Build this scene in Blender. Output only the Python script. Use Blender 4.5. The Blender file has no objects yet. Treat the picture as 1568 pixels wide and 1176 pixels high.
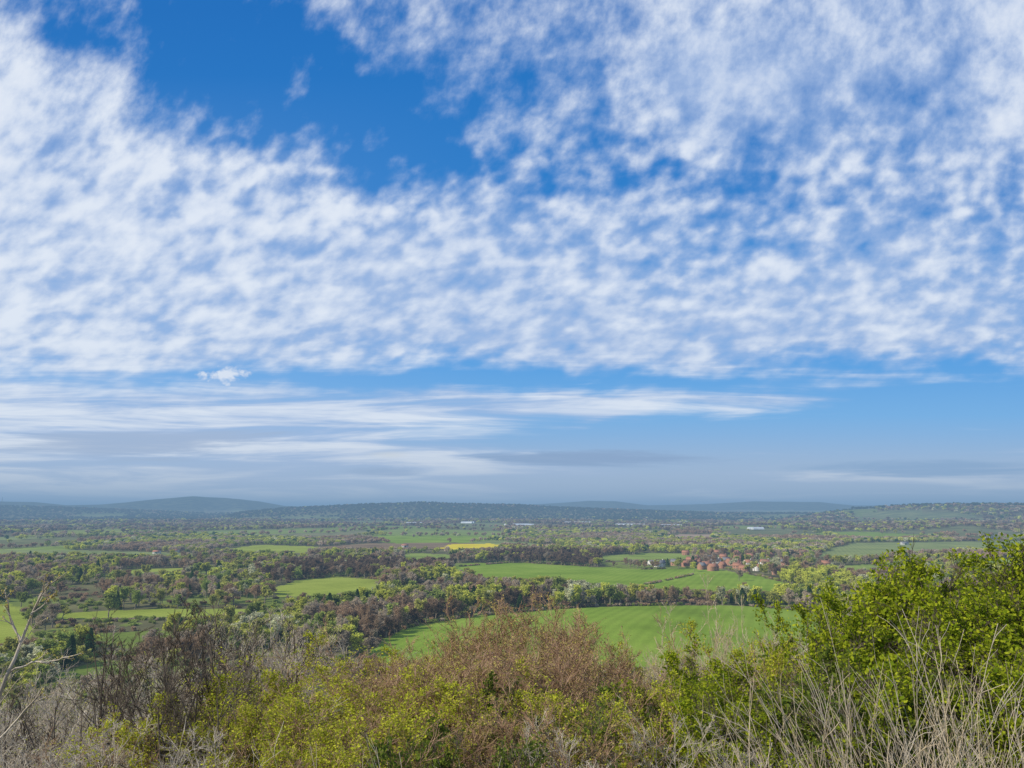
import bpy, math, numpy as np
from mathutils import Vector
rng = np.random.default_rng(7)
sc = bpy.context.scene
TH = math.radians(9.2); F = 1184.0; EYE = 82.0
CT, ST = math.cos(TH), math.sin(TH)

# ------------------------------------------------------------------ noise
def hash2(i, j, s=0):
    h = np.sin(i*127.1 + j*311.7 + s*74.7)*43758.5453
    return h - np.floor(h)
def vnoise(x, y, s=0):
    xi, yi = np.floor(x), np.floor(y); fx, fy = x-xi, y-yi
    fx = fx*fx*(3-2*fx); fy = fy*fy*(3-2*fy)
    a = hash2(xi, yi, s); b = hash2(xi+1, yi, s); c = hash2(xi, yi+1, s); d = hash2(xi+1, yi+1, s)
    return (a*(1-fx)+b*fx)*(1-fy) + (c*(1-fx)+d*fx)*fy
def fbm(x, y, s=0, o=4):
    t = 0; a = .5; n = 0
    for k in range(o):
        t = t + a*vnoise(x, y, s+k); n += a; x = x*2.03+5.1; y = y*2.03+1.7; a *= .5
    return t/n
def cells(x, y, size, s=0):
    x = x + (fbm(x/400, y/400, 91, 2)-.5)*300; y = y*.55 + (fbm(x/500, y/500, 95, 2)-.5)*200
    gx, gy = np.floor(x/size), np.floor(y/size)
    f1 = np.full(np.shape(x), 1e18); f2 = f1.copy(); h = np.zeros(np.shape(x))
    for i in (-1, 0, 1):
        for j in (-1, 0, 1):
            cx, cy = gx+i, gy+j
            px = (cx+hash2(cx, cy, s+1))*size; py = (cy+hash2(cx, cy, s+2))*size
            d = np.hypot(px-x, py-y); hh = hash2(cx, cy, s+3)
            m = d < f1
            f2 = np.where(m, f1, np.minimum(f2, d)); h = np.where(m, hh, h); f1 = np.where(m, d, f1)
    return h, f2-f1
CELL = 330; WOODP = .64

# ------------------------------------------------------------------ terrain
def ridge(x, y, az, r, pts, r0, wn, wf):
    X = [p[0] for p in pts]; A = [math.atan((q-784)/F) for q in X]
    H = [max(0.0, EYE+(780-p[1])/F*r0*CT*math.cos(math.atan((p[0]-784)/F))) for p in pts]
    amp = np.interp(az, A, H)
    rr = r + (fbm(az*14, r/9000, 33, 3)-.5)*wn*1.1
    w = np.where(rr < r0, wn, wf)
    return amp*np.exp(-((rr-r0)/w)**2)
def T(x, y):
    x = np.asarray(x, float); y = np.asarray(y, float)
    r = np.hypot(x, y); az = np.arctan2(x, y)
    s = y + 3*np.sin(x*.05)*np.clip(y/20, 0, 1)
    drop = np.interp(s, [-50, 0, 2, 6, 14, 30, 90, 140, 175, 215, 260], [0, 0, .3, 1.4, 3.9, 11.5, 42, 64, 74, 79.2, 80.4])
    z = 80.4 - drop
    f = np.clip((r-260)/500, 0, 1)*np.clip(y/200, 0, 1)
    z = z + f*(fbm(x/420, y/420, 5, 3)-.5)*9
    f2 = np.clip((r-2200)/3500, 0, 1)*np.clip(y/200, 0, 1)
    z = z + f2*(fbm(x/1500, y/1500, 8, 3)-.45)*38
    z = z + 4.5*np.exp(-((x-75)/170)**2-((y-545)/95)**2)
    front = (y > 0)
    hz = ridge(x, y, az, r, [(-200,768),(0,768),(60,769),(110,774),(160,773),(200,770),(245,765),(300,761),(350,763),(400,768),(440,775),(520,778),(700,781)], 11200, 1300, 3000)
    hz = np.maximum(hz, ridge(x, y, az, r, [(-200,775),(0,776),(100,778),(200,782),(330,787),(430,786),(520,791)], 8300, 800, 1300))
    hz = np.maximum(hz, ridge(x, y, az, r, [(330,798),(380,785),(450,779),(500,777),(560,774),(650,771),(700,773),(800,775),(850,778),(950,782),(1100,787)], 7000, 700, 1400))
    hz = np.maximum(hz, ridge(x, y, az, r, [(700,779),(830,772),(900,767),(940,768),(990,774),(1080,772),(1150,768),(1250,769),(1300,774),(1700,775)], 12500, 1500, 4000))
    hz = np.maximum(hz, ridge(x, y, az, r, [(1180,800),(1260,786),(1300,780),(1380,776),(1450,774),(1568,774),(1800,773)], 5600, 900, 1500))
    hz = np.maximum(hz, ridge(x, y, az, r, [(900,812),(1100,806),(1250,803),(1568,801),(1800,801)], 3600, 500, 900))
    return np.where(front, np.maximum(z, hz), z)
def gp(X, Y):
    dx, dy = (X-784)/F, -(Y-588)/F
    d = np.array([dx, CT-dy*ST, ST+dy*CT]); z = 0.0
    for _ in range(6):
        t = (z-EYE)/d[2]; z = float(T(d[0]*t, d[1]*t))
        z = min(z, 60)
    return d[0]*t, d[1]*t
def at(X, dist): return (X-784)/F*dist, dist
def inpoly(px, py, poly):
    inside = np.zeros(np.shape(px), bool); n = len(poly)
    for i in range(n):
        x1, y1 = poly[i]; x2, y2 = poly[(i+1) % n]
        if y1 == y2: continue
        inside ^= ((y1 > py) != (y2 > py)) & (px < (x2-x1)*(py-y1)/(y2-y1)+x1)
    return inside

G1=(.18,.27,.035); G2=(.20,.265,.06); GP=(.20,.24,.09); GY=(.25,.30,.05); BR=(.20,.14,.09); YE=(.60,.49,.03); GD=(.12,.17,.035)
fields_px = [
 ([(560,1000),(585,982),(620,964),(660,954),(720,946),(800,936),(900,930),(1000,927),(1120,927),(1200,931),(1250,940),(1290,960),(1290,1010),(1180,1022),(880,1022),(700,1024),(580,1015)], G1),
 ([(-60,925),(20,925),(50,950),(45,975),(20,985),(-60,990)], GY),
 ([(80,940),(230,932),(430,932),(420,939),(300,944),(90,948)], GY),
 ([(150,970),(250,966),(290,975),(220,984),(130,982)], GD),
 ([(70,1032),(160,1010),(230,1014),(200,1033),(90,1048)], GD),
 ([(418,902),(450,889),(520,883),(585,888),(575,905),(520,912),(425,914)], GY),
 ([(680,872),(720,862),(800,862),(900,868),(985,872),(1090,870),(1150,880),(1200,892),(1190,905),(1060,905),(960,900),(860,890),(740,884)], G1),
 ([(960,852),(985,846),(1060,848),(1060,856),(985,860)], G2),
 ([(915,852),(960,848),(985,856),(925,860)], G2),
 ([(480,838),(560,832),(700,831),(760,834),(700,842),(480,842)], BR),
 ([(668,840),(690,833.5),(745,832),(772,835.5),(755,842),(700,843)], YE),
 ([(815,834.5),(850,833.5),(865,835),(820,836.5)], YE),
 ([(330,842),(395,834),(485,837),(470,846),(380,847)], GY),
 ([(-60,850),(0,842),(100,842),(330,848),(300,852),(100,849)], GP),
 ([(1250,852),(1280,838),(1310,831),(1420,830),(1640,827),(1640,838),(1500,841),(1400,847),(1320,852)], GP),
 ([(1480,858),(1640,852),(1640,865),(1520,866)], G2),
 ([(1290,822),(1370,820),(1430,822),(1340,825)], G2),
 ([(1015,821),(1040,818),(1092,818.5),(1090,823),(1040,824)], (.34,.25,.18)),
 ([(600,850),(650,847),(720,853),(640,857)], G2),
 ([(180,872),(330,868),(340,873),(200,878)], GY),
 ([(1250,868),(1330,864),(1380,868),(1300,874)], G2),
]
fields = []
for poly, col in fields_px:
    dense = []; n = len(poly)
    for i in range(n):
        a, b = poly[i], poly[(i+1) % n]
        for k in range(3): dense.append((a[0]+(b[0]-a[0])*k/3, a[1]+(b[1]-a[1])*k/3))
    fields.append(([gp(*p) for p in dense], col))

# ------------------------------------------------------------------ node helpers
def newmat(name):
    m = bpy.data.materials.new(name); m.use_nodes = True
    nt = m.node_tree; nt.nodes.clear(); return m, nt
def N(nt, t, **kw):
    n = nt.nodes.new(t)
    for k, v in kw.items(): setattr(n, k, v)
    return n
def L(nt, a, b): nt.links.new(a, b)
def setin(n, i, v):
    if isinstance(v, bpy.types.NodeSocket): n.id_data.links.new(v, n.inputs[i])
    else: n.inputs[i].default_value = v
def M(nt, op, a, b=None, c=None, clamp=False):
    n = N(nt, 'ShaderNodeMath', operation=op, use_clamp=clamp); setin(n, 0, a)
    if b is not None: setin(n, 1, b)
    if c is not None: setin(n, 2, c)
    return n.outputs[0]
def MR(nt, v, a, b, c, d, interp='LINEAR'):
    n = N(nt, 'ShaderNodeMapRange', interpolation_type=interp)
    for i, q in enumerate((v, a, b, c, d)): setin(n, i, q)
    return n.outputs[0]
def MIXC(nt, f, a, b, mode='MIX'):
    n = N(nt, 'ShaderNodeMix', data_type='RGBA', blend_type=mode); setin(n, 0, f)
    for i, v in ((6, a), (7, b)):
        if isinstance(v, tuple) and len(v) == 3: v = (*v, 1)
        setin(n, i, v)
    return n.outputs[2]
def MIXF(nt, f, a, b):
    n = N(nt, 'ShaderNodeMix', data_type='FLOAT'); setin(n, 0, f); setin(n, 2, a); setin(n, 3, b); return n.outputs[0]
def leafmat(name, c1, c2, trans=.35, inst=False):
    m, nt = newmat(name); g = N(nt, 'ShaderNodeNewGeometry')
    col = MIXC(nt, g.outputs['Random Per Island'], tuple(c1), tuple(c2))
    if inst:
        oi = N(nt, 'ShaderNodeObjectInfo'); s = N(nt, 'ShaderNodeVectorMath', operation='SCALE')
        L(nt, col, s.inputs[0]); L(nt, MR(nt, oi.outputs['Random'], 0, 1, .78, 1.22), s.inputs['Scale']); col = s.outputs[0]
    d = N(nt, 'ShaderNodeBsdfDiffuse'); t = N(nt, 'ShaderNodeBsdfTranslucent'); L(nt, col, d.inputs[0]); L(nt, col, t.inputs[0])
    mx = N(nt, 'ShaderNodeMixShader'); mx.inputs[0].default_value = trans
    L(nt, d.outputs[0], mx.inputs[1]); L(nt, t.outputs[0], mx.inputs[2])
    o = N(nt, 'ShaderNodeOutputMaterial'); L(nt, mx.outputs[0], o.inputs[0]); return m
def noisemat(name, c1, c2, scale=3, rough=.85, diffuse=False):
    m, nt = newmat(name)
    tc = N(nt, 'ShaderNodeTexCoord'); nz = N(nt, 'ShaderNodeTexNoise'); nz.inputs['Scale'].default_value = scale
    nz.inputs['Detail'].default_value = 1 if diffuse else 4
    L(nt, tc.outputs['Object'], nz.inputs['Vector'])
    col = MIXC(nt, MR(nt, nz.outputs[0], .35, .65, 0, 1), c1, c2)
    if diffuse: b = N(nt, 'ShaderNodeBsdfDiffuse'); L(nt, col, b.inputs[0])
    else:
        b = N(nt, 'ShaderNodeBsdfPrincipled'); b.inputs['Roughness'].default_value = rough; b.inputs['Specular IOR Level'].default_value = .2
        L(nt, col, b.inputs['Base Color'])
    o = N(nt, 'ShaderNodeOutputMaterial'); L(nt, b.outputs[0], o.inputs[0]); return m

# ------------------------------------------------------------------ mesh builder
class MB:
    def __init__(s): s.V = []; s.F = []; s.n = 0
    def add(s, v, f, mat=0):
        v = np.asarray(v, float).reshape(-1, 3); f = np.asarray(f, int)
        s.V.append(v); s.F.append((f+s.n, mat)); s.n += len(v)
    def mesh(s, name, mats):
        me = bpy.data.meshes.new(name); V = np.concatenate(s.V)
        me.vertices.add(len(V)); me.vertices.foreach_set('co', V.ravel())
        loops = np.concatenate([f.ravel() for f, _ in s.F])
        tot = np.concatenate([np.full(len(f), f.shape[1]) for f, _ in s.F])
        mi = np.concatenate([np.full(len(f), m) for f, m in s.F])
        me.loops.add(len(loops)); me.loops.foreach_set('vertex_index', loops)
        me.polygons.add(len(tot)); st = np.concatenate([[0], np.cumsum(tot)[:-1]])
        me.polygons.foreach_set('loop_start', st); me.polygons.foreach_set('loop_total', tot)
        me.polygons.foreach_set('material_index', mi)
        for m in mats: me.materials.append(m)
        me.update(calc_edges=True); return me
def link(o): sc.collection.objects.link(o); return o
def norm(v): return v/np.maximum(np.linalg.norm(v, axis=-1, keepdims=True), 1e-9)
def tubes(mb, P, R, mat=0, sides=3):
    n, s = P.shape[:2]
    d = norm(P[:, -1]-P[:, 0]); a = norm(np.cross(d, rng.normal(size=d.shape))); b = np.cross(d, a)
    ang = np.arange(sides)*2*np.pi/sides
    off = np.cos(ang)[None, :, None]*a[:, None]+np.sin(ang)[None, :, None]*b[:, None]
    V = P[:, :, None]+R[:, :, None, None]*off[:, None]
    idx = np.arange(n*s*sides).reshape(n, s, sides); nx = np.roll(idx, -1, axis=2)
    mb.add(V, np.stack([idx[:, :-1], nx[:, :-1], nx[:, 1:], idx[:, 1:]], -1).reshape(-1, 4), mat)
def grow(p, d, ln, nseg, wob, up=0.0):
    P = [p]; d = norm(d)
    for k in range(nseg):
        d = norm(d+rng.normal(size=d.shape)*wob+np.array([0, 0, up])); P.append(P[-1]+d*(ln/nseg)[:, None])
    return np.stack(P, 1)
def spawn(P, R, k, tmin, tmax, ang, lr, ln, up=0.2):
    n, s = P.shape[:2]; i = np.repeat(np.arange(n), k); t = rng.uniform(tmin, tmax, n*k)*(s-1)
    j = np.minimum(t.astype(int), s-2); f = (t-j)[:, None]
    pos = P[i, j]*(1-f)+P[i, j+1]*f; d = norm(P[i, j+1]-P[i, j])
    q = norm(np.cross(d, rng.normal(size=d.shape))); a = rng.uniform(ang*.6, ang*1.25, n*k)[:, None]
    d = norm(d*np.cos(a)+q*np.sin(a)+np.array([0, 0, up]))
    rad = (R[i, j]*(1-f[:, 0])+R[i, j+1]*f[:, 0])
    return pos, d, ln[i]*lr*rng.uniform(.6, 1.25, n*k)*(1.15-.6*t/(s-1)), rad
def quads(mb, c, size, mat=0, aspect=.6):
    n = len(c); a = norm(rng.normal(size=(n, 3))); b = norm(np.cross(a, rng.normal(size=(n, 3))))
    sz = (size*rng.uniform(.6, 1.3, n))[:, None]; a = a*sz; b = b*sz*aspect
    V = np.stack([c-a, c+b*.9-a*.1, c+a, c-b*.9-a*.1], 1)
    mb.add(V, np.arange(n*4).reshape(n, 4), mat)

# ------------------------------------------------------------------ ground
rr = np.concatenate([np.geomspace(.4, 250, 130)[:-1], 1/np.linspace(1/250, 1/8000, 380), np.geomspace(8000, 45000, 70)[1:]])
aa = np.concatenate([np.linspace(-180, -48, 40)[:-1], np.linspace(-48, 48, 1200), np.linspace(48, 180, 40)[1:]])*math.pi/180
RR, AA = np.meshgrid(rr, aa, indexing='ij')
GX, GY_ = RR*np.sin(AA), RR*np.cos(AA); GZ = T(GX, GY_)
h, e = cells(GX, GY_, CELL, 3)
wood = np.array((.12, .115, .06))
pal = np.array([G1, G2, GP, GY, BR, (.14,.15,.07), G2, (.19,.19,.10)])
fc = pal[np.minimum((h*97 % 1*len(pal)).astype(int), len(pal)-1)]
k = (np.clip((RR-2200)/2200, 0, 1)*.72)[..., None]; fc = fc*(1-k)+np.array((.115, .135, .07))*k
iswood = (h < WOODP) | (RR < 1500)
col = np.where(iswood[..., None], wood, fc)
nn = fbm(GX/60, GY_/60, 12, 3)[..., None]
col = np.where((RR < 1500)[..., None], np.where(nn > .55, np.array((.16, .20, .05)), wood), col)
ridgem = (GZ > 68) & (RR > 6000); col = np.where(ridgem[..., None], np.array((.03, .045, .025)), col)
jx = GX+(fbm(GX/25, GY_/25, 61, 3)-.5)*14*np.clip(RR/900, .4, 2); jy = GY_+(fbm(GX/25, GY_/25, 65, 3)-.5)*14*np.clip(RR/900, .4, 2)
for poly, c in fields:
    P = np.array(poly); bb = (GX > P[:,0].min()-30) & (GX < P[:,0].max()+30) & (GY_ > P[:,1].min()-30) & (GY_ < P[:,1].max()+30)
    sub = np.where(bb); m = inpoly(jx[sub], jy[sub], poly)
    col[sub[0][m], sub[1][m]] = c
near = np.clip((320-RR)/60, 0, 1)[..., None]; col = col*(1-near)+np.array((.09, .085, .045))*near
nr, na = RR.shape
mb = MB(); idx = np.arange(nr*na).reshape(nr, na)
mb.add(np.stack([GX, GY_, GZ], -1), np.stack([idx[:-1, :-1], idx[1:, :-1], idx[1:, 1:], idx[:-1, 1:]], -1).reshape(-1, 4)[:, ::-1])
gm, nt = newmat('fields_and_soil')
atn = N(nt, 'ShaderNodeAttribute', attribute_name='Col'); tc = N(nt, 'ShaderNodeTexCoord')
n1 = N(nt, 'ShaderNodeTexNoise'); n1.inputs['Scale'].default_value = .012; n1.inputs['Detail'].default_value = 8; n1.inputs['Roughness'].default_value = .6; L(nt, tc.outputs['Object'], n1.inputs[0])
n2 = N(nt, 'ShaderNodeTexNoise'); n2.inputs['Scale'].default_value = 1.0; n2.inputs['Detail'].default_value = 4; L(nt, tc.outputs['Object'], n2.inputs[0])
mp = N(nt, 'ShaderNodeMapping'); mp.inputs['Rotation'].default_value = (0, 0, .35); L(nt, tc.outputs['Object'], mp.inputs[0])
wv = N(nt, 'ShaderNodeTexWave'); wv.inputs['Scale'].default_value = .035; wv.inputs['Distortion'].default_value = .6; L(nt, mp.outputs[0], wv.inputs[0])
v = M(nt, 'MULTIPLY', MR(nt, n1.outputs[0], .3, .7, .72, 1.28), MR(nt, n2.outputs[0], .3, .7, .85, 1.15))
v = M(nt, 'MULTIPLY', v, MR(nt, wv.outputs[1], 0, 1, .93, 1.05))
sv = N(nt, 'ShaderNodeVectorMath', operation='SCALE'); L(nt, atn.outputs['Color'], sv.inputs[0]); L(nt, v, sv.inputs['Scale'])
gcol = MIXC(nt, MR(nt, n1.outputs[0], .45, .7, 0, .3), sv.outputs[0], (.21, .20, .06))
d = N(nt, 'ShaderNodeBsdfDiffuse'); L(nt, gcol, d.inputs[0])
o = N(nt, 'ShaderNodeOutputMaterial'); L(nt, d.outputs[0], o.inputs[0])
me = mb.mesh('ground', [gm])
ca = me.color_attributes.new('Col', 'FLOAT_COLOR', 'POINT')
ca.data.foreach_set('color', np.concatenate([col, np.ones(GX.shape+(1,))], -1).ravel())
me.polygons.foreach_set('use_smooth', np.ones(len(me.polygons), bool))
link(bpy.data.objects.new('ground', me))

# ------------------------------------------------------------------ tree prototypes
PALC = [('brown', (.40,.285,.18)), ('greybrown', (.47,.39,.285)), ('olive', (.42,.42,.11)), ('moss', (.30,.36,.09)), ('yellowgreen', (.54,.56,.10)),
        ('willow', (.54,.54,.34)), ('evergreen', (.08,.15,.045)), ('darkbrown', (.22,.155,.10)), ('darkgreen', (.06,.09,.045))]
m_pal = [leafmat('foliage_'+n, np.array(c)*.7, np.array(c)*1.3, .35, True) for n, c in PALC]
m_bark = noisemat('bark', (.19, .165, .125), (.31, .27, .21), 2, diffuse=True)
def tree_mesh(name, H=13., leaves=2300, bare=False, lsize=.44):
    mb = MB(); z3 = np.array([[0., 0, 0]])
    P0 = grow(z3, np.array([[.03, .02, 1.]]), np.array([H*.75]), 6, .06, .1); R0 = np.linspace(.35, .10, 7)[None]
    tubes(mb, P0, R0, 1, 6)
    p, d, l, r = spawn(P0, R0, 13, .25, 1, .85, .62, np.array([H*.75]), .1)
    P1 = grow(p, d, l, 4, .15, .12); R1 = np.minimum(r, .2)[:, None]*np.linspace(.8, .25, 5)[None]
    tubes(mb, P1, R1, 1, 4)
    p, d, l, r = spawn(P1, R1, 8, .3, 1, .7, .5, l, .1)
    P2 = grow(p, d, l, 3, .2, .08); R2 = np.maximum(r[:, None]*.7, .03)*np.linspace(.9, .3, 4)[None]
    tubes(mb, P2, R2, 1, 3)
    p, d, l, r = spawn(P2, R2, 6, .2, 1, .7, .5, l, .1)
    P3 = grow(p, d, l, 2, .25, .05)
    if bare: tubes(mb, P3, np.full((len(p), 3), .04), 0, 3)
    n = 2300 if bare else leaves
    i = rng.integers(0, len(P3), n); c = P3[i, rng.integers(1, 3, n)]+rng.normal(size=(n, 3))*(.35 if bare else .4)
    if bare: quads(mb, c, .5, 0, .24)
    else:
        keep = fbm(c[:, 0]/1.8+c[:, 2]*.6, c[:, 1]/1.8+c[:, 2]*.3, 3, 2) > .36; quads(mb, c[keep], lsize, 0, .8)
    return mb
def conifer_mesh(name, H=15.):
    mb = MB(); z = rng.uniform(.08, 1, 2000)**.8; a = rng.uniform(0, 2*np.pi, 2000)
    lob = .8+.25*np.sin(a*3+z*9)+.15*rng.normal(size=2000)
    r = (1-z)**.75*H*.24*np.sqrt(rng.uniform(.3, 1, 2000))*lob+.1
    c = np.stack([r*np.cos(a), r*np.sin(a), z*H-.25*r], -1); quads(mb, c, .5, 0, .6)
    tubes(mb, np.array([[[0, 0, 0], [0, 0, H*.95]]], float), np.array([[.3, .05]]), 1, 5); return mb
def far_mesh(name, H=10., W=8., n=380):
    mb = MB(); k = 9
    cc = np.stack([rng.normal(size=k)*W*.33, rng.normal(size=k)*W*.33, rng.uniform(.4, .8, k)*H], -1)
    i = rng.integers(0, k, n); v = norm(rng.normal(size=(n, 3))); c = cc[i]+v*np.array([.34*W, .34*W, .22*H])*rng.uniform(.6, 1.05, (n, 1))
    quads(mb, c, 1.0, 0, .8)
    tubes(mb, np.array([[[0, 0, 0], [0, 0, H*.7]]], float), np.array([[.4, .15]]), 1, 5); return mb
def bush_mesh(name, n=420):
    mb = MB(); k = 6; cc = np.stack([rng.normal(size=k)*.9, rng.normal(size=k)*.9, rng.uniform(.6, 1.4, k)], -1)
    i = rng.integers(0, k, n); v = norm(rng.normal(size=(n, 3))); c = cc[i]+v*np.array([.9, .9, .7])*rng.uniform(.5, 1.05, (n, 1)); c[:, 2] = np.abs(c[:, 2])
    quads(mb, c, .32, 0, .7)
    p = np.zeros((5, 3)); P = grow(p, rng.normal(size=(5, 3))*.5+np.array([0, 0, 1.]), np.full(5, 1.5), 3, .1); tubes(mb, P, np.full((5, 4), .04), 1, 3); return mb
def family(base, fn, nshape, colours, **kw):
    shapes = [fn(base, **kw) for _ in range(nshape)]; objs = []; lut = {}
    for ci in colours:
        for si, mb in enumerate(shapes):
            nm = '%s_%d%d' % (base, ci, si); lut[ci] = lut.get(ci, len(objs)) ; objs.append(bpy.data.objects.new(nm, mb.mesh(nm, [m_pal[ci], m_bark])))
    def pick(i): return np.array([lut[int(q)] for q in i])+rng.integers(0, nshape, len(i))
    return objs, pick
def scatter(name, pts, rot, scl, ci, fam):
    protos, pickf = fam
    coll = bpy.data.collections.new(name+'_variants')
    for p in protos: coll.objects.link(p)
    n = len(pts); me = bpy.data.meshes.new(name); me.vertices.add(n); me.vertices.foreach_set('co', pts.ravel())
    def attr(nm, ty, data, key):
        a = me.attributes.new(nm, ty, 'POINT'); a.data.foreach_set(key, data.ravel())
    rv = np.zeros((n, 3)); rv[:, 2] = rot
    attr('rotv', 'FLOAT_VECTOR', rv, 'vector'); attr('sclv', 'FLOAT_VECTOR', scl, 'vector')
    attr('pick', 'INT', pickf(ci).astype(np.int32), 'value')
    ng = bpy.data.node_groups.new(name+'_scatter', 'GeometryNodeTree')
    ng.interface.new_socket('Geometry', in_out='INPUT', socket_type='NodeSocketGeometry')
    ng.interface.new_socket('Geometry', in_out='OUTPUT', socket_type='NodeSocketGeometry')
    gi = ng.nodes.new('NodeGroupInput'); go = ng.nodes.new('NodeGroupOutput')
    cn = ng.nodes.new('GeometryNodeCollectionInfo'); cn.inputs['Collection'].default_value = coll
    cn.inputs['Separate Children'].default_value = True; cn.inputs['Reset Children'].default_value = True
    ip = ng.nodes.new('GeometryNodeInstanceOnPoints'); ip.inputs['Pick Instance'].default_value = True
    def na_(nm, ty):
        a = ng.nodes.new('GeometryNodeInputNamedAttribute'); a.data_type = ty; a.inputs['Name'].default_value = nm
        return [o for o in a.outputs if o.enabled and o.name == 'Attribute'][0]
    l = ng.links.new
    l(gi.outputs[0], ip.inputs['Points']); l(cn.outputs[0], ip.inputs['Instance'])
    l(na_('pick', 'INT'), ip.inputs['Instance Index']); l(na_('rotv', 'FLOAT_VECTOR'), ip.inputs['Rotation']); l(na_('sclv', 'FLOAT_VECTOR'), ip.inputs['Scale'])
    l(ip.outputs[0], go.inputs[0])
    ob = link(bpy.data.objects.new(name, me)); md = ob.modifiers.new('scatter', 'NODES'); md.node_group = ng
def grid_pts(r0, r1, sp):
    g = np.arange(-r1*.75, r1*.75, sp); k = np.arange(0, r1, sp)
    x, y = np.meshgrid(g, k); x = x.ravel(); y = y.ravel()
    x = x+rng.uniform(-.5, .5, x.shape)*sp; y = y+rng.uniform(-.5, .5, x.shape)*sp
    r = np.hypot(x, y); az = np.abs(np.arctan2(x, y)); m = (r > r0) & (r <= r1) & (az < math.radians(40)); return x[m], y[m]
def clear(x, y, hgt):
    m = np.zeros(x.shape, bool)
    for k in (0, .4, .8):
        s = EYE/(EYE-hgt*k)
        for poly, c in fields: m |= inpoly(x*s, y*s, poly)
    return m
def tints(x, y, n, sc_=1.0):
    # neighbouring trees tend to be of one species / leafing stage
    k = fbm(x/(38*sc_), y/(38*sc_), 21, 3); rank = k.argsort().argsort()/max(n, 1)
    g = np.clip(rank+rng.normal(size=n)*.15, 0, .999)
    cum = np.cumsum([.25, .23, .19, .12, .14, .05, .03])
    ci = np.searchsorted(cum, g).clip(0, 6)
    return np.where((ci == 6) & (rng.uniform(size=n) < .4), 4, ci)
# mid-distance woods
parkpoly = [gp(*p) for p in [(-80,1000),(-80,880),(440,885),(440,945),(300,1000)]]
x, y = grid_pts(255, 1500, 9.2)
hgt = 13.5*rng.uniform(.65, 1.2, len(x))
hgt = np.where(np.hypot(x, y) < 420, hgt*.6, hgt)
dens = fbm(x/70, y/70, 44, 3); park = inpoly(x, y, parkpoly)
keep = ~clear(x, y, hgt) & (dens > .36) & ~(park & (rng.uniform(size=len(x)) < .45))
vill = inpoly(x, y, [gp(*p) for p in [(1020,890),(1020,846),(1300,844),(1280,875),(1210,890)]]); keep &= ~(vill & (rng.uniform(size=len(x)) < .86))
lx, ly = grid_pts(500, 1500, 55); lone = clear(lx, ly, np.full(len(lx), 5.)) & (rng.uniform(size=len(lx)) < .10) & ((ly > 760) | (lx < -150))
x = np.concatenate([x[keep], lx[lone]]); y = np.concatenate([y[keep], ly[lone]]); hgt = np.concatenate([hgt[keep], np.full(lone.sum(), 11.)])
n = len(x); ci = tints(x, y, n); z = T(x, y)-.3
dk = inpoly(x, y, [gp(*p) for p in [(400,885),(440,868),(560,862),(700,862),(700,872),(560,890),(420,900)]]) | inpoly(x, y, [gp(*p) for p in [(560,990),(640,950),(800,925),(900,915),(900,925),(760,945),(640,975)]]) | inpoly(x, y, [gp(*p) for p in [(740,868),(760,852),(930,852),(940,866)]])
ci = np.where(dk & (rng.uniform(size=n) < .8), 7, ci)
yg = inpoly(x, y, [gp(*p) for p in [(1190,915),(1200,888),(1300,884),(1310,912)]]); ci = np.where(yg & (rng.uniform(size=n) < .7), 4, ci)
wl = inpoly(x, y, [gp(*p) for p in [(850,925),(860,905),(950,905),(950,925)]]); ci = np.where(wl & (rng.uniform(size=n) < .6), 5, ci)
sc3 = (hgt/13.)[:, None]*rng.uniform(.85, 1.2, (n, 3))*np.array([1.25, 1.25, 1]); pts = np.stack([x, y, z], 1); rot = rng.uniform(0, 6.28, n)
isb = (ci < 2) | (ci == 7); isc = (ci == 6); isl = ~isb & ~isc
scatter('bare_woodland', pts[isb], rot[isb], sc3[isb], ci[isb], family('bare_ash_tree', tree_mesh, 3, (0, 1, 7), bare=True))
scatter('budding_woodland', pts[isl], rot[isl], sc3[isl], ci[isl], family('budding_oak_tree', tree_mesh, 3, (2, 3, 4, 5)))
scatter('evergreen_trees', pts[isc], rot[isc], sc3[isc]*np.array([1, 1, .9]), ci[isc], family('conifer', conifer_mesh, 2, (6,)))
# undergrowth
x, y = grid_pts(255, 1000, 6.5); hb = np.full(len(x), 2.5); park = inpoly(x, y, parkpoly)
keep = ~clear(x, y, hb*.6) & (rng.uniform(size=len(x)) < .25+.8*(fbm(x/40, y/40, 51, 2) > .48)) & ~(park & (rng.uniform(size=len(x)) < .7)); x, y = x[keep], y[keep]; n = len(x); ci = tints(x, y, n)
ci = np.where((ci == 6) | (ci == 4) | (ci == 5), 3, ci); ci = np.where(ci == 1, 7, ci)
scatter('scrub_undergrowth', np.stack([x, y, T(x, y)-.1], 1), rng.uniform(0, 6.28, n), rng.uniform(.8, 1.9, (n, 3)), ci, family('scrub_bush', bush_mesh, 2, (0, 2, 3, 7)))
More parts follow.
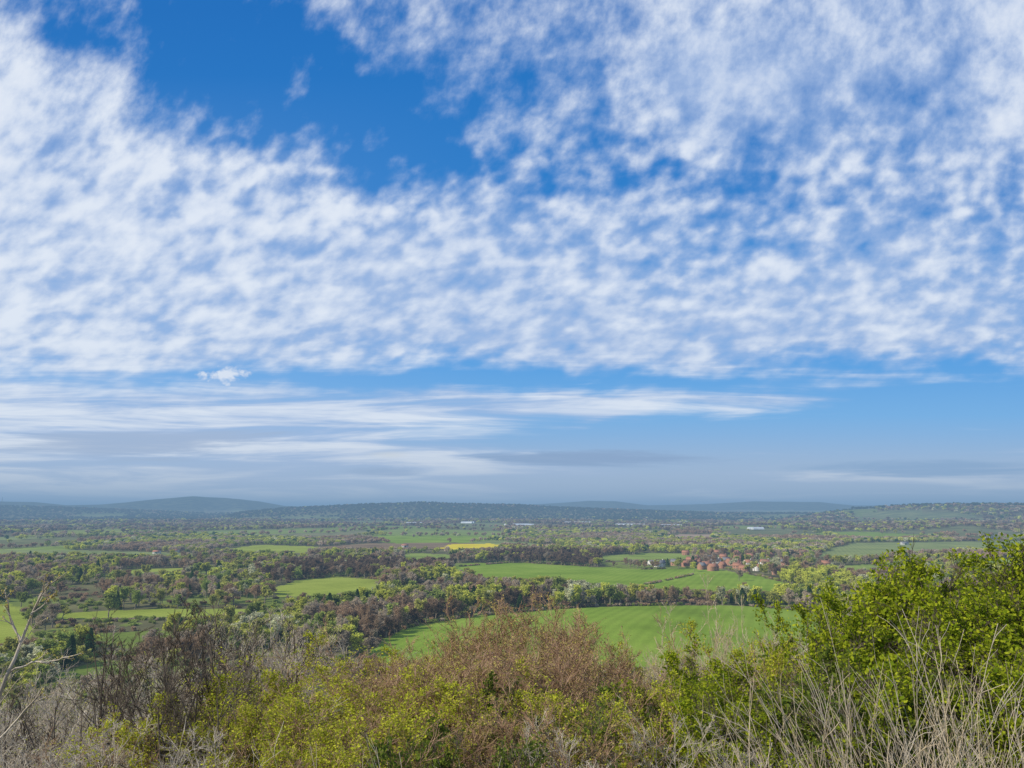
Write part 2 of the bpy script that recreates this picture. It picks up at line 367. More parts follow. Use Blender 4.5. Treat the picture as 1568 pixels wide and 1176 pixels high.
# far woods
X_, Y_, S_ = [], [], []
for r0, r1, sp, s in ((1500, 2500, 15, 1.0), (2500, 4600, 24, 1.15), (4600, 8300, 42, 1.6)):
    x, y = grid_pts(r0, r1, sp); h, e = cells(x, y, CELL, 3)
    w = ((h < WOODP) & (fbm(x/260, y/260, 77, 2) > .33)) | ((e < sp*.8) & (rng.uniform(size=len(x)) < .9)) | (rng.uniform(size=len(x)) < .012)
    w |= (r0 > 4000) & (T(x, y) > 50) & (x < 2000)
    w &= ~clear(x, y, np.full(len(x), 6.)*s); X_.append(x[w]); Y_.append(y[w]); S_.append(np.full(w.sum(), s))
x = np.concatenate(X_); y = np.concatenate(Y_); s = np.concatenate(S_); n = len(x); ci = tints(x, y, n, 4.0); r = np.hypot(x, y)
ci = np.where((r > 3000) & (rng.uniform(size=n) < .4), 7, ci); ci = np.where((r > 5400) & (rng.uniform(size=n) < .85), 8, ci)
scatter('distant_woodland', np.stack([x, y, T(x, y)-.5], 1), rng.uniform(0, 6.28, n), s[:, None]*rng.uniform(.7, 1.3, (n, 3)), ci, family('distant_tree', far_mesh, 2, tuple(range(9))))
print('TREES', n)
hl = [[(690,886),(860,892),(960,905),(1190,908)],[(985,872),(1100,868),(1190,888)],[(700,868),(790,861),(900,867)],[(980,908),(1060,906),(1140,910)],[(930,860),(1060,857)],[(330,848),(480,844)],[(1220,857),(1400,850)],[(1290,829),(1568,826)],[(590,968),(700,947),(900,929),(1120,926),(1240,936)],[(480,845),(660,842),(870,838)],[(80,953),(300,949),(430,943)],[(960,903),(1000,893),(1060,880)]]
hx = []
for ln in hl:
    w = [gp(*p) for p in ln]
    for a, b in zip(w[:-1], w[1:]):
        k = max(2, int(math.dist(a, b)/1.8)); tt = np.linspace(0, 1, k)[:, None]; hx.append(np.array(a)*(1-tt)+np.array(b)*tt)
hx = np.concatenate(hx); hx += rng.normal(size=hx.shape)*.7; hx = hx[fbm(hx[:, 0]/15, hx[:, 1]/15, 71, 2) > .36]; n = len(hx)
scatter('hedgerow', np.stack([hx[:, 0], hx[:, 1], T(hx[:, 0], hx[:, 1])-.1], 1), rng.uniform(0, 6.28, n), rng.uniform(.6, 1.5, (n, 3)), rng.integers(0, 4, n), family('hedge_bush', bush_mesh, 2, (0, 1, 2, 3)))

# ------------------------------------------------------------------ buildings
m_brick = noisemat('red_brick', (.33, .17, .11), (.43, .24, .16), 4); m_white = noisemat('white_render', (.66, .65, .61), (.76, .75, .71), 1)
m_tile = noisemat('clay_tiles', (.30, .135, .085), (.40, .20, .125), 3); m_slate = noisemat('slate', (.15, .15, .16), (.22, .22, .23), 3)
m_glass = noisemat('window_glass', (.03, .04, .05), (.06, .07, .08), 1, .1); m_poly = noisemat('polythene', (.42, .47, .50), (.6, .63, .65), .05, .4)
m_door = noisemat('door_paint', (.05, .10, .07), (.07, .13, .09), 1); m_clad = noisemat('grey_cladding', (.40, .40, .38), (.52, .52, .50), 1)
def boxv(x0, x1, y0, y1, z0, z1):
    v = [(x, y, z) for z in (z0, z1) for x, y in ((x0, y0), (x1, y0), (x1, y1), (x0, y1))]
    return v, [(3, 2, 1, 0), (4, 5, 6, 7), (0, 1, 5, 4), (1, 2, 6, 5), (2, 3, 7, 6), (3, 0, 4, 7)]
def house(name, x, y, rot, w=10, d=7, h=5.2, rf=3.2, wall=None, roof=None, barn=False):
    e = link(bpy.data.objects.new(name, None)); e.location = (x, y, float(T(x, y))-.05); e.rotation_euler[2] = rot
    def child(nm, mb, mats):
        c = link(bpy.data.objects.new(nm, mb.mesh(nm, mats))); c.parent = e
    mb = MB(); a, b = w/2, d/2
    mb.add([(-a,-b,0),(a,-b,0),(a,b,0),(-a,b,0),(-a,-b,h),(a,-b,h),(a,b,h),(-a,b,h)], [(0,1,5,4),(1,2,6,5),(2,3,7,6),(3,0,4,7)])
    mb.add([(-a,-b,h),(-a,b,h),(-a,0,h+rf),(a,-b,h),(a,b,h),(a,0,h+rf)], [(0,2,1),(3,4,5)]); child('walls', mb, [wall])
    mb = MB(); o = .4; k = rf/b; t = .18
    for sgn in (-1, 1):
        ye = sgn*(b+o); ze = h-o*k
        v = [(-a-o, ye, ze+.03), (a+o, ye, ze+.03), (a+o, 0, h+rf+.03), (-a-o, 0, h+rf+.03)]; v += [(p[0], p[1], p[2]+t) for p in v]
        mb.add(v, [(0,3,2,1),(4,5,6,7),(0,1,5,4),(1,2,6,5),(2,3,7,6),(3,0,4,7)])
    child('roof', mb, [roof])
    if not barn:
        mb = MB()
        for sgn in (-1, 1):
            for zz in (1.0, 3.5):
                for xx in (-a*.62, 0, a*.62):
                    if zz < 2 and xx == 0: continue
                    v, f = boxv(xx-.6, xx+.6, sgn*(b+.015)-.03, sgn*(b+.015)+.03, zz, zz+1.2); mb.add(v, f)
        child('windows', mb, [m_glass])
        mb = MB(); v, f = boxv(-.5, .5, -b-.05, -b+.02, 0, 2.1); mb.add(v, f); child('door', mb, [m_door])
        mb = MB(); v, f = boxv(a*.6, a*.6+.9, -.35, .35, h+rf*.5, h+rf+1.3); mb.add(v, f); child('chimney', mb, [wall])
    else:
        mb = MB(); v, f = boxv(-2, 2, -b-.05, -b+.02, 0, 3.6); mb.add(v, f); child('door', mb, [m_door])
vil = [(1050,864),(1068,861),(1082,865),(1096,860),(1106,866),(1118,861),(1130,868),(1146,863),(1088,855),(1108,853),(1130,855),(1160,870),(1066,854),(1035,862),(1172,862),(1098,846),(1128,847),(1150,852),(1010,864),(1190,876),(1180,850),(1050,846),(1125,862),(1112,858),(940,842),(905,838),(1230,846),(1255,835),(1205,862),(1222,868),(1240,858),(1265,864),(1200,852),(1075,868),(1140,872),(1092,870),(1058,858)]
for k, (X, Y) in enumerate(vil):
    x, y = gp(X, Y+4); wh = k in (3, 7, 11, 14, 18, 25, 30)
    house('white_house' if wh else 'brick_house', x, y, rng.uniform(-.9, .9), rng.uniform(10, 16), 8, rng.uniform(4.8, 5.8), 3.8, m_white if wh else m_brick, m_slate if k % 5 == 3 else m_tile)
for X, Y in ((978, 912), (990, 913)):
    x, y = gp(X, Y); house('brick_house', x, y, .3, 9, 7, 5, 3.2, m_brick if X > 980 else m_white, m_tile)
for X, Y, w in ((1003, 865, 20), (1385, 834, 16), (1515, 824, 18), (1540, 822, 14), (240, 848, 12), (268, 846, 14), (620, 838, 14)):
    x, y = gp(X, Y); house('farm_building', x, y, rng.uniform(-.3, .3), w, 10, 4.2, 2.6, m_clad if w != 20 else m_white, m_slate if w > 15 else m_tile, True)
for X, Y, w, k in ((800, 806, 110, 5), (885, 802, 150, 3), (970, 806, 170, 4), (1030, 807, 80, 3), (1058, 801, 120, 3), (1160, 811, 45, 2), (635, 803, 90, 2), (715, 802, 60, 2)):
    x, y = gp(X, Y); z = float(T(x, y)); mb = MB(); a = np.linspace(0, math.pi, 9)
    for j in range(k):
        yy = j*11.0
        v = [(sx, yy-4.5*math.cos(t), 4.8*math.sin(t)) for sx in (-w/2, w/2) for t in a]
        mb.add(v, [(q, q+1, q+10, q+9) for q in range(8)]); mb.add(v, [tuple(range(9)), tuple(range(17, 8, -1))])
    ob = link(bpy.data.objects.new('polytunnels', mb.mesh('polytunnels', [m_poly]))); ob.location = (x, y, z+2.5); ob.rotation_euler[2] = rng.uniform(-.4, .4)
    ob.scale = (1, 2.4, 1.8)
mb = MB(); x, y = at(12, 11200); z = float(T(x, y))
leg = np.array([[(q*6, w*6, 0), (q*1, w*1, 150)] for q, w in ((1, 1), (1, -1), (-1, 1), (-1, -1))], float); tubes(mb, leg, np.full((4, 2), 1.6))
br = [[(6-i*.6, 6-i*.6, i*18), (-(6-(i+1)*.6), 6-(i+1)*.6, (i+1)*18)] for i in range(8)]; tubes(mb, np.array(br, float), np.full((8, 2), .8))
ob = link(bpy.data.objects.new('radio_mast', mb.mesh('radio_mast', [m_slate]))); ob.location = (x, y, z-2)

# ------------------------------------------------------------------ foreground shrubs
m_tg = noisemat('grey_twigs', (.36, .31, .24), (.58, .51, .41), 3, diffuse=True); m_tb = noisemat('brown_twigs', (.28, .175, .11), (.47, .32, .21), 3, diffuse=True)
m_td = noisemat('dark_twigs', (.07, .057, .045), (.17, .14, .11), 5, diffuse=True); m_straw = noisemat('dry_stems', (.42, .34, .22), (.62, .52, .37), 4, diffuse=True)
l_gr = leafmat('hawthorn_leaves', (.13, .20, .012), (.42, .46, .03), .4); l_yg = leafmat('young_leaves', (.30, .34, .03), (.60, .60, .06), .4)
l_bud = leafmat('buds', (.36, .28, .09), (.56, .50, .14)); l_dk = leafmat('bramble_leaves', (.07, .11, .02), (.20, .25, .04))
def shrub(name, H, W, twig, leaf, nleaf, lsize=.022, n0=14, k=(8, 8, 5), tr=.0028, rad=.026, crown=False):
    mb = MB(); p = rng.normal(size=(n0, 3))*np.array([W*.14, W*.14, 0]); a = rng.uniform(0, 6.28, n0); s = rng.uniform(.05, .6, n0)*W/H
    d = np.stack([np.cos(a)*s, np.sin(a)*s, np.ones(n0)], 1); l = H*rng.uniform(.72, 1.0, n0)*np.sqrt(1+s*s)*.95
    if crown: l = H*.97*(1-.35*(s*H/W)**1.0)*rng.uniform(.92, 1.03, n0)
    P0 = grow(p, d, l, 8, .07, .05); R0 = rng.uniform(.6, 1, n0)[:, None]*rad*np.linspace(1, .18, 9)[None]; tubes(mb, P0, R0, 0, 5)
    p, d, l, r = spawn(P0, R0, k[0], .2, .98, .6, .42, l, .15)
    P1 = grow(p, d, l, 6, .13, .05); R1 = np.maximum(np.minimum(r*.7, rad*.5)[:, None]*np.linspace(1, .3, 7)[None], tr*1.1); tubes(mb, P1, R1, 0, 3)
    p, d, l, r = spawn(P1, R1, k[1], .1, 1, .7, .45, l, .15)
    P2 = grow(p, d, l, 3, .16, .03); R2 = np.maximum(np.minimum(r*.7, rad*.2)[:, None]*np.linspace(1, .5, 4)[None], tr); tubes(mb, P2, R2, 0, 3)
    p, d, l, r = spawn(P2, R2, k[2], .15, 1, .7, .5, l, .1)
    P3 = grow(p, d, l, 1, .18, .0); R3 = np.full((len(p), 2), tr*.85)*np.array([1, .5]); tubes(mb, P3, R3, 0, 3)
    if nleaf:
        w = fbm(P3[:, 0, 0]*2.2+P3[:, 0, 2]*1.1, P3[:, 0, 1]*2.2+P3[:, 0, 2]*.7, 9, 2); sel = P3[w > .4]
        i = rng.integers(0, len(sel), nleaf); f = rng.uniform(0, 1.1, (nleaf, 1)); c = sel[i, 0]*(1-f)+sel[i, 1]*f+rng.normal(size=(nleaf, 3))*lsize*1.3; quads(mb, c, lsize, 1, .65)
    me = mb.mesh(name, [twig, leaf or twig]); me['H'] = H; return me
protos = {
 'red': [shrub('budding_hazel_shrub', 3, 2.8, m_tb, l_bud, 15000, .012, 22, (9, 9, 7), crown=True) for _ in range(2)],
 'grey': [shrub('bare_blackthorn_shrub', 3, 2.4, m_tg, l_yg, 1200, .012, n0=14, k=(8, 8, 6)) for _ in range(2)],
 'pale': [shrub('pale_willow_shrub', 3, 2.4, m_straw, l_yg, 2500, .012, n0=16, k=(8, 8, 6), crown=True)],
 'dark': [shrub('bare_elder_tree', 4, 2.6, m_td, None, 0, n0=7, k=(7, 6, 4), tr=.0040, rad=.05, crown=True)],
 'yg': [shrub('leafing_privet_shrub', 3, 2.4, m_tb, l_yg, 20000, .017, 14, (8, 8, 5))],
 'green': [shrub('hawthorn_shrub', 3, 2.8, m_td, l_gr, 36000, .022, 20, (9, 8, 5), crown=True) for _ in range(2)],
 'bram': [shrub('bramble_thicket', 2, 3.4, m_td, l_dk, 15000, .024, 16, (8, 8, 5))],
}
LST = [
 ('red',725,955,11,1.1),('red',790,938,11.5,1.2),('red',860,945,11,1.1),('red',650,1000,10,1.0),('red',920,995,10,.9),('red',750,985,9,1.1),('red',840,995,8.5,1.1),('red',585,1035,10,.9),('red',660,1035,8,1),
 ('grey',420,955,14,1.2),('grey',490,962,15,1.1),('grey',370,980,14,1.1),('grey',470,1005,12,1),('grey',110,1060,13,1.2),('grey',10,1065,12,1.2),('grey',190,1045,14,1.1),('grey',60,1095,9,1),('grey',270,1030,12,1.1),('grey',350,1060,10,1),('grey',150,1105,9,1),('grey',240,1105,8,1),
 ('grey',40,1035,24,1.7),('grey',130,1035,26,1.8),('grey',250,1015,25,1.7),
 ('dark',320,915,8.5,1.0),('dark',225,950,9,.8),('dark',395,940,9.5,.8),('dark',275,985,7.5,.7),('dark',120,1030,8,.7),('dark',350,1010,7,.7),
 ('yg',440,1030,9,1),('yg',380,1080,7.5,.9),('yg',500,1055,8,.9),('yg',590,1050,8.5,.8),('yg',650,1085,7,.9),('yg',560,1090,7,.8),('yg',760,1080,7,.7),('yg',700,1045,8.5,.7),('yg',310,1110,7,.7),
 ('pale',1110,950,19,1.2),('pale',1000,990,17,1.1),('pale',1050,985,15,1.0),('grey',960,1030,12,.9),('pale',1165,968,17,.9),('grey',1010,1025,12,1),
 ('green',1075,1015,10,.9),('green',1010,1050,8.5,.8),('yg',1130,1005,10.5,.9),('green',1240,950,12,.9),('grey',1200,985,11,.9),('grey',1290,940,12,.9),
 ('green',1445,860,10,1.3),('green',1545,880,9.5,1.2),('green',1385,900,11,1.0),('green',1320,965,10,.9),('green',1500,920,8.5,1.1),('green',1410,955,8,1),('green',1620,900,9,1.2),
 ('red',820,1080,6.5,.7),('bram',900,1085,7.5,.8),('yg',960,1085,6.8,.7),('bram',720,1125,6,.6),('yg',470,1130,6,.6),('grey',340,1115,6.5,.8),('grey',200,1125,6.5,.8),('grey',60,1125,6.5,.8),('green',1100,1080,7,.7),('green',1230,1045,8,.8),('bram',1350,1060,7,.8),('green',1480,1030,7,.8),('grey',1010,1110,6,.7),('grey',860,1120,6,.7),
]
cnt = {}
def ray(X, Y, depth):
    dy = -(Y-588)/F; t = depth/(CT-dy*ST); return np.array([(X-784)/F*depth, depth, EYE+t*(ST+dy*CT)])
for kind, X, Y, dist, ws in LST:
    pr = protos[kind]; c = cnt.get(kind, 0); cnt[kind] = c+1; me = pr[c % len(pr)]
    x, y = at(X, dist); g = float(T(x, y)); top = ray(X, Y, dist)[2]
    hh = max(top-g, .8); ob = link(bpy.data.objects.new(me.name.split('.')[0], me)); ob.location = (x, y, g-.05)
    s = hh/me['H']; ob.scale = (ws, ws, s) if kind != 'dark' else (s*1.1, s*1.1, s); ob.rotation_euler[2] = rng.uniform(0, 6.28)
def stalks(name, X0, X1, d0, d1, n, l0, l1, mat, lean=.25, r=.0035):
    mb = MB(); dist = rng.uniform(d0, d1, n); X = rng.uniform(X0, X1, n); x = (X-784)/F*dist; p = np.stack([x, dist, T(x, dist)], 1)
    d = np.stack([rng.normal(size=n)*lean-.1, rng.normal(size=n)*lean, np.ones(n)], 1); l = rng.uniform(l0, l1, n)
    P = grow(p, d, l, 9, .06, -.025); R = r*rng.uniform(.5, 1.3, n)[:, None]*np.linspace(1.2, .4, 10)[None]; tubes(mb, P, R, 0, 3)
    q, d, l2, rr_ = spawn(P, R, 4, .4, .95, .5, .2, l, .05); P = grow(q, d, l2, 4, .12, 0); tubes(mb, P, np.full((len(q), 5), r*.5), 0, 3)
    link(bpy.data.objects.new(name, mb.mesh(name, [mat])))
stalks('dry_willowherb_stems', 1130, 1650, 4.6, 7.0, 300, 1.0, 2.0, m_straw, .38)
stalks('dry_willowherb_stems', 1230, 1500, 5.0, 6.5, 110, 1.5, 2.3, m_tg, .38)
stalks('dry_grass_stems', -60, 1150, 4.5, 6.5, 220, .8, 1.45, m_tg, .35, .0028)
# slender bare sapling at the far left: trunk and main limbs, then twigs and buds
mb = MB()
limbs = [([(8,1230),(14,1170),(30,1090),(48,1030),(62,985),(72,940),(84,912),(96,892)], 5.2, .019), ([(30,1090),(14,1040),(2,985),(-6,940),(-10,905)], 5.1, .011),
         ([(48,1030),(80,1015),(112,1012),(140,1004)], 5.2, .007), ([(62,985),(44,950),(36,922),(30,905)], 5.25, .006), ([(72,940),(92,925),(104,908)], 5.15, .005), ([(14,1170),(52,1120),(84,1080),(100,1052)], 5.0, .008)]
for pl, dd, rad in limbs:
    q = np.array([ray(X, Y, dd+.05*math.sin(i*1.7)) for i, (X, Y) in enumerate(pl)])
    tt = np.linspace(0, len(q)-1, 13); P0 = np.stack([np.interp(tt, range(len(q)), q[:, c]) for c in range(3)], 1)[None]; P0[:, 1:-1] += rng.normal(size=(1, 11, 3))*.004
    R0 = np.linspace(rad, .003, 13)[None]; tubes(mb, P0, R0, 0, 6); ln = np.array([np.linalg.norm(q[-1]-q[0])])
    p, d, l, r = spawn(P0, R0, 7, .25, .98, .6, .24, ln, .15); P1 = grow(p, d, l, 5, .12, .06); R1 = np.linspace(.0038, .0020, 6)[None]*np.ones((len(p), 1)); tubes(mb, P1, R1, 0, 4)
    p, d, l, r = spawn(P1, R1, 3, .3, .98, .6, .45, l, .1); P2 = grow(p, d, l, 3, .12, .05); tubes(mb, P2, np.full((len(p), 4), .0018), 0, 3)
    c = np.concatenate([P1[:, -1], P2[:, -1], P0[:, -1]]); c = np.repeat(c, 2, 0)+rng.normal(size=(len(c)*2, 3))*.008; quads(mb, c, .009, 1, .6)
link(bpy.data.objects.new('bare_sapling', mb.mesh('bare_sapling', [m_tg, l_bud])))

# ------------------------------------------------------------------ haze volume
mb = MB(); v, f = boxv(-60000, 60000, -60000, 60000, -60, 275); mb.add(v, f)
hm, nt = newmat('haze'); ab = N(nt, 'ShaderNodeVolumeAbsorption'); em = N(nt, 'ShaderNodeEmission'); SG = 1/8000
ab.inputs['Color'].default_value = (0, 0, 0, 1); ab.inputs['Density'].default_value = SG
em.inputs['Color'].default_value = (.20, .335, .51, 1); em.inputs['Strength'].default_value = SG  # volume glow stands in for daylight scattered by the air
ad = N(nt, 'ShaderNodeAddShader'); L(nt, ab.outputs[0], ad.inputs[0]); L(nt, em.outputs[0], ad.inputs[1])
o = N(nt, 'ShaderNodeOutputMaterial'); L(nt, ad.outputs[0], o.inputs['Volume'])
link(bpy.data.objects.new('haze', mb.mesh('haze', [hm])))

# ------------------------------------------------------------------ sky
SUN_AZ, SUN_EL = math.radians(-82), math.radians(36)
w = bpy.data.worlds.new('World'); sc.world = w; w.use_nodes = True; nt = w.node_tree; nt.nodes.clear()
w.cycles.sampling_method = 'NONE'
tc = N(nt, 'ShaderNodeTexCoord'); nrm = N(nt, 'ShaderNodeVectorMath', operation='NORMALIZE'); L(nt, tc.outputs['Generated'], nrm.inputs[0])
sp = N(nt, 'ShaderNodeSeparateXYZ'); L(nt, nrm.outputs[0], sp.inputs[0]); dx, dy_, dz = sp.outputs
yy = M(nt, 'MAXIMUM', dy_, .3); u = M(nt, 'DIVIDE', dx, yy); v = M(nt, 'DIVIDE', dz, yy)
q_ = M(nt, 'ADD', M(nt, 'MAXIMUM', v, 0.0), .12); lq = M(nt, 'MULTIPLY', M(nt, 'LOGARITHM', q_, math.e), 1.55)
cx = N(nt, 'ShaderNodeCombineXYZ'); L(nt, M(nt, 'ADD', M(nt, 'MULTIPLY', u, 2.6), M(nt, 'MULTIPLY', lq, -.30)), cx.inputs[0]); L(nt, lq, cx.inputs[1])
def noise(vec, scale, detail, rough=.55, dist=0., rot=0., sx=1., sy=1., off=(0, 0, 0), dim='2D'):
    mp = N(nt, 'ShaderNodeMapping'); mp.inputs['Rotation'].default_value = (0, 0, rot); mp.inputs['Scale'].default_value = (sx, sy, 1); mp.inputs['Location'].default_value = off
    L(nt, vec, mp.inputs[0]); n = N(nt, 'ShaderNodeTexNoise', noise_dimensions=dim); n.inputs['Scale'].default_value = scale; n.inputs['Detail'].default_value = detail
    n.inputs['Roughness'].default_value = rough; n.inputs['Distortion'].default_value = dist; L(nt, mp.outputs[0], n.inputs['Vector']); return n.outputs[0]
P = cx.outputs[0]
puff = noise(P, 11.5, 1.5, .5, .15, 0, 1.0, 1.0)
puf2 = noise(P, 5.5, 1, .5, .3, 0, 1.0, 1.15, (5, 8, 0))
fine = noise(P, 34, 3, .6, .1, 0, 1., 1., (3, 1, 0))
big = noise(P, 2.2, 3, .5, .3, .3, 1, 1, (9, 4, 0))
hiv = MR(nt, v, .42, .62, 0, 1, 'SMOOTHSTEP')
A = M(nt, 'ADD', M(nt, 'MULTIPLY', puff, .38), M(nt, 'ADD', M(nt, 'MULTIPLY', puf2, .27), M(nt, 'MULTIPLY', fine, .11))); A = M(nt, 'ADD', A, M(nt, 'MULTIPLY', big, .24))
Ahi = M(nt, 'ADD', M(nt, 'MULTIPLY', big, .50), M(nt, 'ADD', M(nt, 'MULTIPLY', puf2, .24), M(nt, 'ADD', M(nt, 'MULTIPLY', puff, .13), M(nt, 'MULTIPLY', fine, .13))))
A = MIXF(nt, M(nt, 'MULTIPLY', hiv, .85), A, Ahi)
uv = N(nt, 'ShaderNodeCombineXYZ'); L(nt, u, uv.inputs[0]); L(nt, v, uv.inputs[1])
streak = noise(uv.outputs[0], 1.0, 5, .6, .3, .0, 3.2, 44)
lowm = MR(nt, v, .10, .24, 1, 0, 'SMOOTHSTEP')
A2 = MIXF(nt, lowm, A, streak)
wu = noise(P, 3.0, 3, .55, 0, 0, 1, 1, (1, 2, 0))
wamp = MR(nt, v, 0, .5, .03, .28)
uw = M(nt, 'ADD', u, M(nt, 'MULTIPLY', M(nt, 'SUBTRACT', wu, .5), wamp)); vw = M(nt, 'ADD', v, M(nt, 'MULTIPLY', M(nt, 'SUBTRACT', big, .5), M(nt, 'MULTIPLY', wamp, .5)))
COLS = [0, 130, 260, 400, 530, 660, 800, 930, 1060, 1200, 1330, 1460, 1568]
ROWS = [(0,[.45,.15,.25,.20,.35,.35,.35,.45,.65,.70,.75,.80,.85]),(60,[.85,.2,.0,-.12,.25,.45,.35,.52,.85,.80,.75,.72,.80]),(130,[.95,.65,.05,-.22,.15,.42,.28,.5,1.0,.95,.85,.80,.75]),
(190,[1.05,.95,.5,-.1,-.15,.2,.35,.32,.85,.85,.65,.75,.8]),(245,[1.1,1.0,.8,.65,.08,.0,.18,.05,.50,.7,.65,.55,.6]),(300,[1.15,1.1,.95,.9,.75,.62,.55,.6,.45,.45,.6,.6,.5]),
(370,[1.15,1.15,1.05,1.,.95,.95,.85,.8,.6,.75,.85,.8,.7]),(450,[1.15,1.15,1.1,1.05,1.05,1.05,.95,.95,.9,.95,.95,.9,.8]),(520,[1,1,1,1,1.,1.,1.05,1.05,1.05,1.,.95,.95,.85]),
(552,[.85,.85,.9,.85,.7,.5,.7,.75,.75,.55,.4,.7,.6]),(578,[.55,.45,.15,.15,.05,-.15,-.2,-.2,-.15,.2,.3,.1,.0]),(605,[.95,.9,.9,.6,.55,.75,.8,.75,.75,.65,.1,.0,-.1]),
(635,[1,1,1,.95,.9,.85,.8,.75,.2,-.2,-.2,-.2,-.2]),(668,[.9,.95,.95,.9,.75,.3,0,-.2,-.2,-.2,-.2,-.2,-.2]),(700,[.85,.85,.8,.8,.85,.75,.6,.5,.15,.05,.05,.15,.25]),(735,[.8,.8,.8,.8,.75,.7,.6,.6,.6,.55,.6,.6,.6])]
def vY(Y): k = -(Y-588)/F; return (ST+k*CT)/(CT-k*ST)
def uX(X, vv): return (X-784)/F*(CT+vv*ST)
U01 = MR(nt, uw, -.9, .9, 0, 1)
cur = None; pv = None
for Y, vals in ROWS:
    vv = vY(Y); r = N(nt, 'ShaderNodeValToRGB'); cr = r.color_ramp; cr.interpolation = 'EASE'
    for k, (X, val) in enumerate(zip(COLS, vals)):
        pos = (uX(X, vv)+.9)/1.8; q = (val+.5)/1.7
        el = cr.elements[k] if k < 2 else cr.elements.new(pos)
        if k < 2: el.position = pos
        el.color = (q, q, q, 1)
    L(nt, U01, r.inputs[0]); outv = r.outputs[0]
    if cur is None: cur = outv
    else: cur = MIXF(nt, MR(nt, vw, pv, vv, 0, 1, 'LINEAR'), cur, outv)
    pv = vv
C = M(nt, 'SUBTRACT', M(nt, 'MULTIPLY', cur, 1.7), .5)
def blob(X, Y, sx, sy, amp, wob=1.2, a0=.3, nz=None):
    vv = vY(Y); uu = uX(X, vv); a = M(nt, 'DIVIDE', M(nt, 'SUBTRACT', u, uu), sx/F); b = M(nt, 'DIVIDE', M(nt, 'SUBTRACT', v, vv), sy/F)
    d = M(nt, 'SQRT', M(nt, 'ADD', M(nt, 'MULTIPLY', a, a), M(nt, 'MULTIPLY', b, b))); d = M(nt, 'ADD', d, M(nt, 'MULTIPLY', M(nt, 'SUBTRACT', nz or streak, .5), wob)); return MR(nt, d, a0, 1.1, amp, 0, 'SMOOTHSTEP')
kk = MIXF(nt, lowm, 2.7, 2.1)
al = M(nt, 'ADD', M(nt, 'MULTIPLY', M(nt, 'SUBTRACT', A2, .5), kk), C)
al = MR(nt, al, .0, 1.05, 0, 1, 'SMOOTHSTEP')
blobn = noise(uv.outputs[0], 38, 3, .6, .2, 0, 1, 1.4)
small = blob(343, 573, 34, 17, 1.0, 2.4, .3, blobn); dark1 = blob(850, 702, 210, 12, .9, 2.4); dark2 = blob(1420, 722, 200, 16, .75, 2.4); dark3 = blob(600, 724, 70, 9, .6, 2); lit = blob(600, 697, 50, 8, .7, 2); dark4 = blob(200, 680, 300, 20, .7, 3.0)
al = M(nt, 'MAXIMUM', al, small); al = M(nt, 'MULTIPLY', al, .91)
sky = N(nt, 'ShaderNodeTexSky', sky_type='NISHITA'); sky.sun_disc = False; sky.sun_elevation = SUN_EL
ramp = N(nt, 'ShaderNodeValToRGB'); L(nt, v, ramp.inputs[0]); cr = ramp.color_ramp
st = [(0, (.46,.57,.72)), (.06, (.34,.51,.77)), (.12, (.17,.45,.84)), (.2, (.065,.34,.80)), (.42, (.012,.205,.62)), (.70, (.004,.155,.53))]
for k, (p, c) in enumerate(st):
    el = cr.elements[k] if k < 2 else cr.elements.new(p)
    el.position = p; el.color = (*c, 1)
nsk = N(nt, 'ShaderNodeVectorMath', operation='SCALE'); L(nt, sky.outputs[0], nsk.inputs[0]); nsk.inputs['Scale'].default_value = .1
base = MIXC(nt, .93, nsk.outputs[0], ramp.outputs[0])
glow = MR(nt, u, -.75, .1, 1, 0, 'SMOOTHSTEP')
base = MIXC(nt, M(nt, 'MULTIPLY', glow, MR(nt, v, .6, .2, .0, .3)), base, (.50, .68, .95))
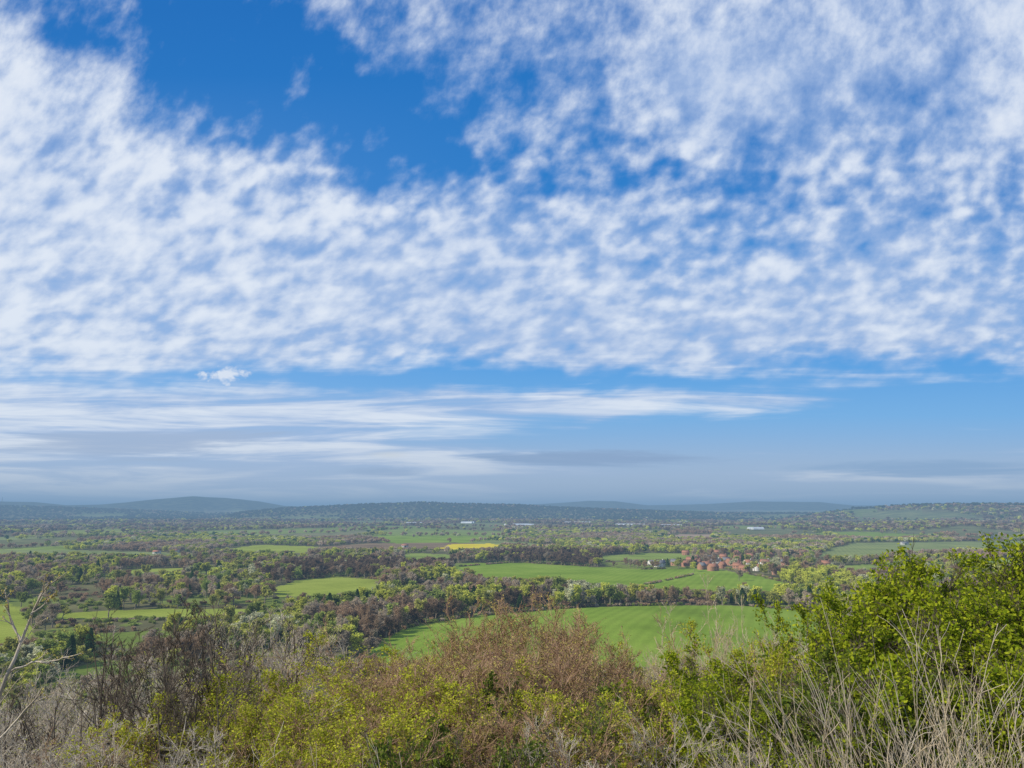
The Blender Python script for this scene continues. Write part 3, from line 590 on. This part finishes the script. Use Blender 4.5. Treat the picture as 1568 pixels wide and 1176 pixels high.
br = M(nt, 'ADD', M(nt, 'MULTIPLY', M(nt, 'SUBTRACT', A2, .49), 4.6), M(nt, 'ADD', M(nt, 'MULTIPLY', glow, .42), .24))
br = M(nt, 'SUBTRACT', br, M(nt, 'MULTIPLY', lowm, .06)); br = M(nt, 'MAXIMUM', br, small)
br = MR(nt, br, -.2, 1.3, 0, 1, 'SMOOTHSTEP')
cc = MIXC(nt, br, (.40, .53, .79), (.85, .90, .975))
out = MIXC(nt, al, base, cc)
out = MIXC(nt, MR(nt, v, .0, .10, .65, 0, 'SMOOTHSTEP'), out, (.48, .57, .71))
out = MIXC(nt, dark1, out, (.28, .40, .61)); out = MIXC(nt, dark2, out, (.26, .41, .64)); out = MIXC(nt, dark3, out, (.34, .45, .64)); out = MIXC(nt, dark4, out, (.42, .51, .68)); out = MIXC(nt, lit, out, (.72, .76, .80))
fin = N(nt, 'ShaderNodeVectorMath', operation='SCALE'); L(nt, out, fin.inputs[0]); fin.inputs['Scale'].default_value = 10
bg = N(nt, 'ShaderNodeBackground'); bg.inputs[1].default_value = .1; L(nt, fin.outputs[0], bg.inputs[0])
o = N(nt, 'ShaderNodeOutputWorld'); L(nt, bg.outputs[0], o.inputs[0])
sl = bpy.data.lights.new('sun', 'SUN'); sl.energy = 5.0; sl.angle = math.radians(.5); sl.color = (1, .92, .77)
so = link(bpy.data.objects.new('sun', sl))
tosun = Vector((math.sin(SUN_AZ)*math.cos(SUN_EL), math.cos(SUN_AZ)*math.cos(SUN_EL)-.4, math.sin(SUN_EL)))
so.rotation_euler = tosun.to_track_quat('Z', 'Y').to_euler(); so.location = (0, 0, 150)
sky.sun_rotation = math.atan2(tosun.x, tosun.y) % (2*math.pi)
# ------------------------------------------------------------------ camera
cd = bpy.data.cameras.new('camera'); cd.sensor_width = 36; cd.lens = F/1568*36; cd.clip_start = .05; cd.clip_end = 200000
co = link(bpy.data.objects.new('camera', cd)); co.location = (0, 0, EYE); co.rotation_euler = (math.pi/2+TH, 0, 0); sc.camera = co
sc.view_settings.view_transform = 'Standard'; sc.view_settings.look = 'None'; sc.view_settings.exposure = 0
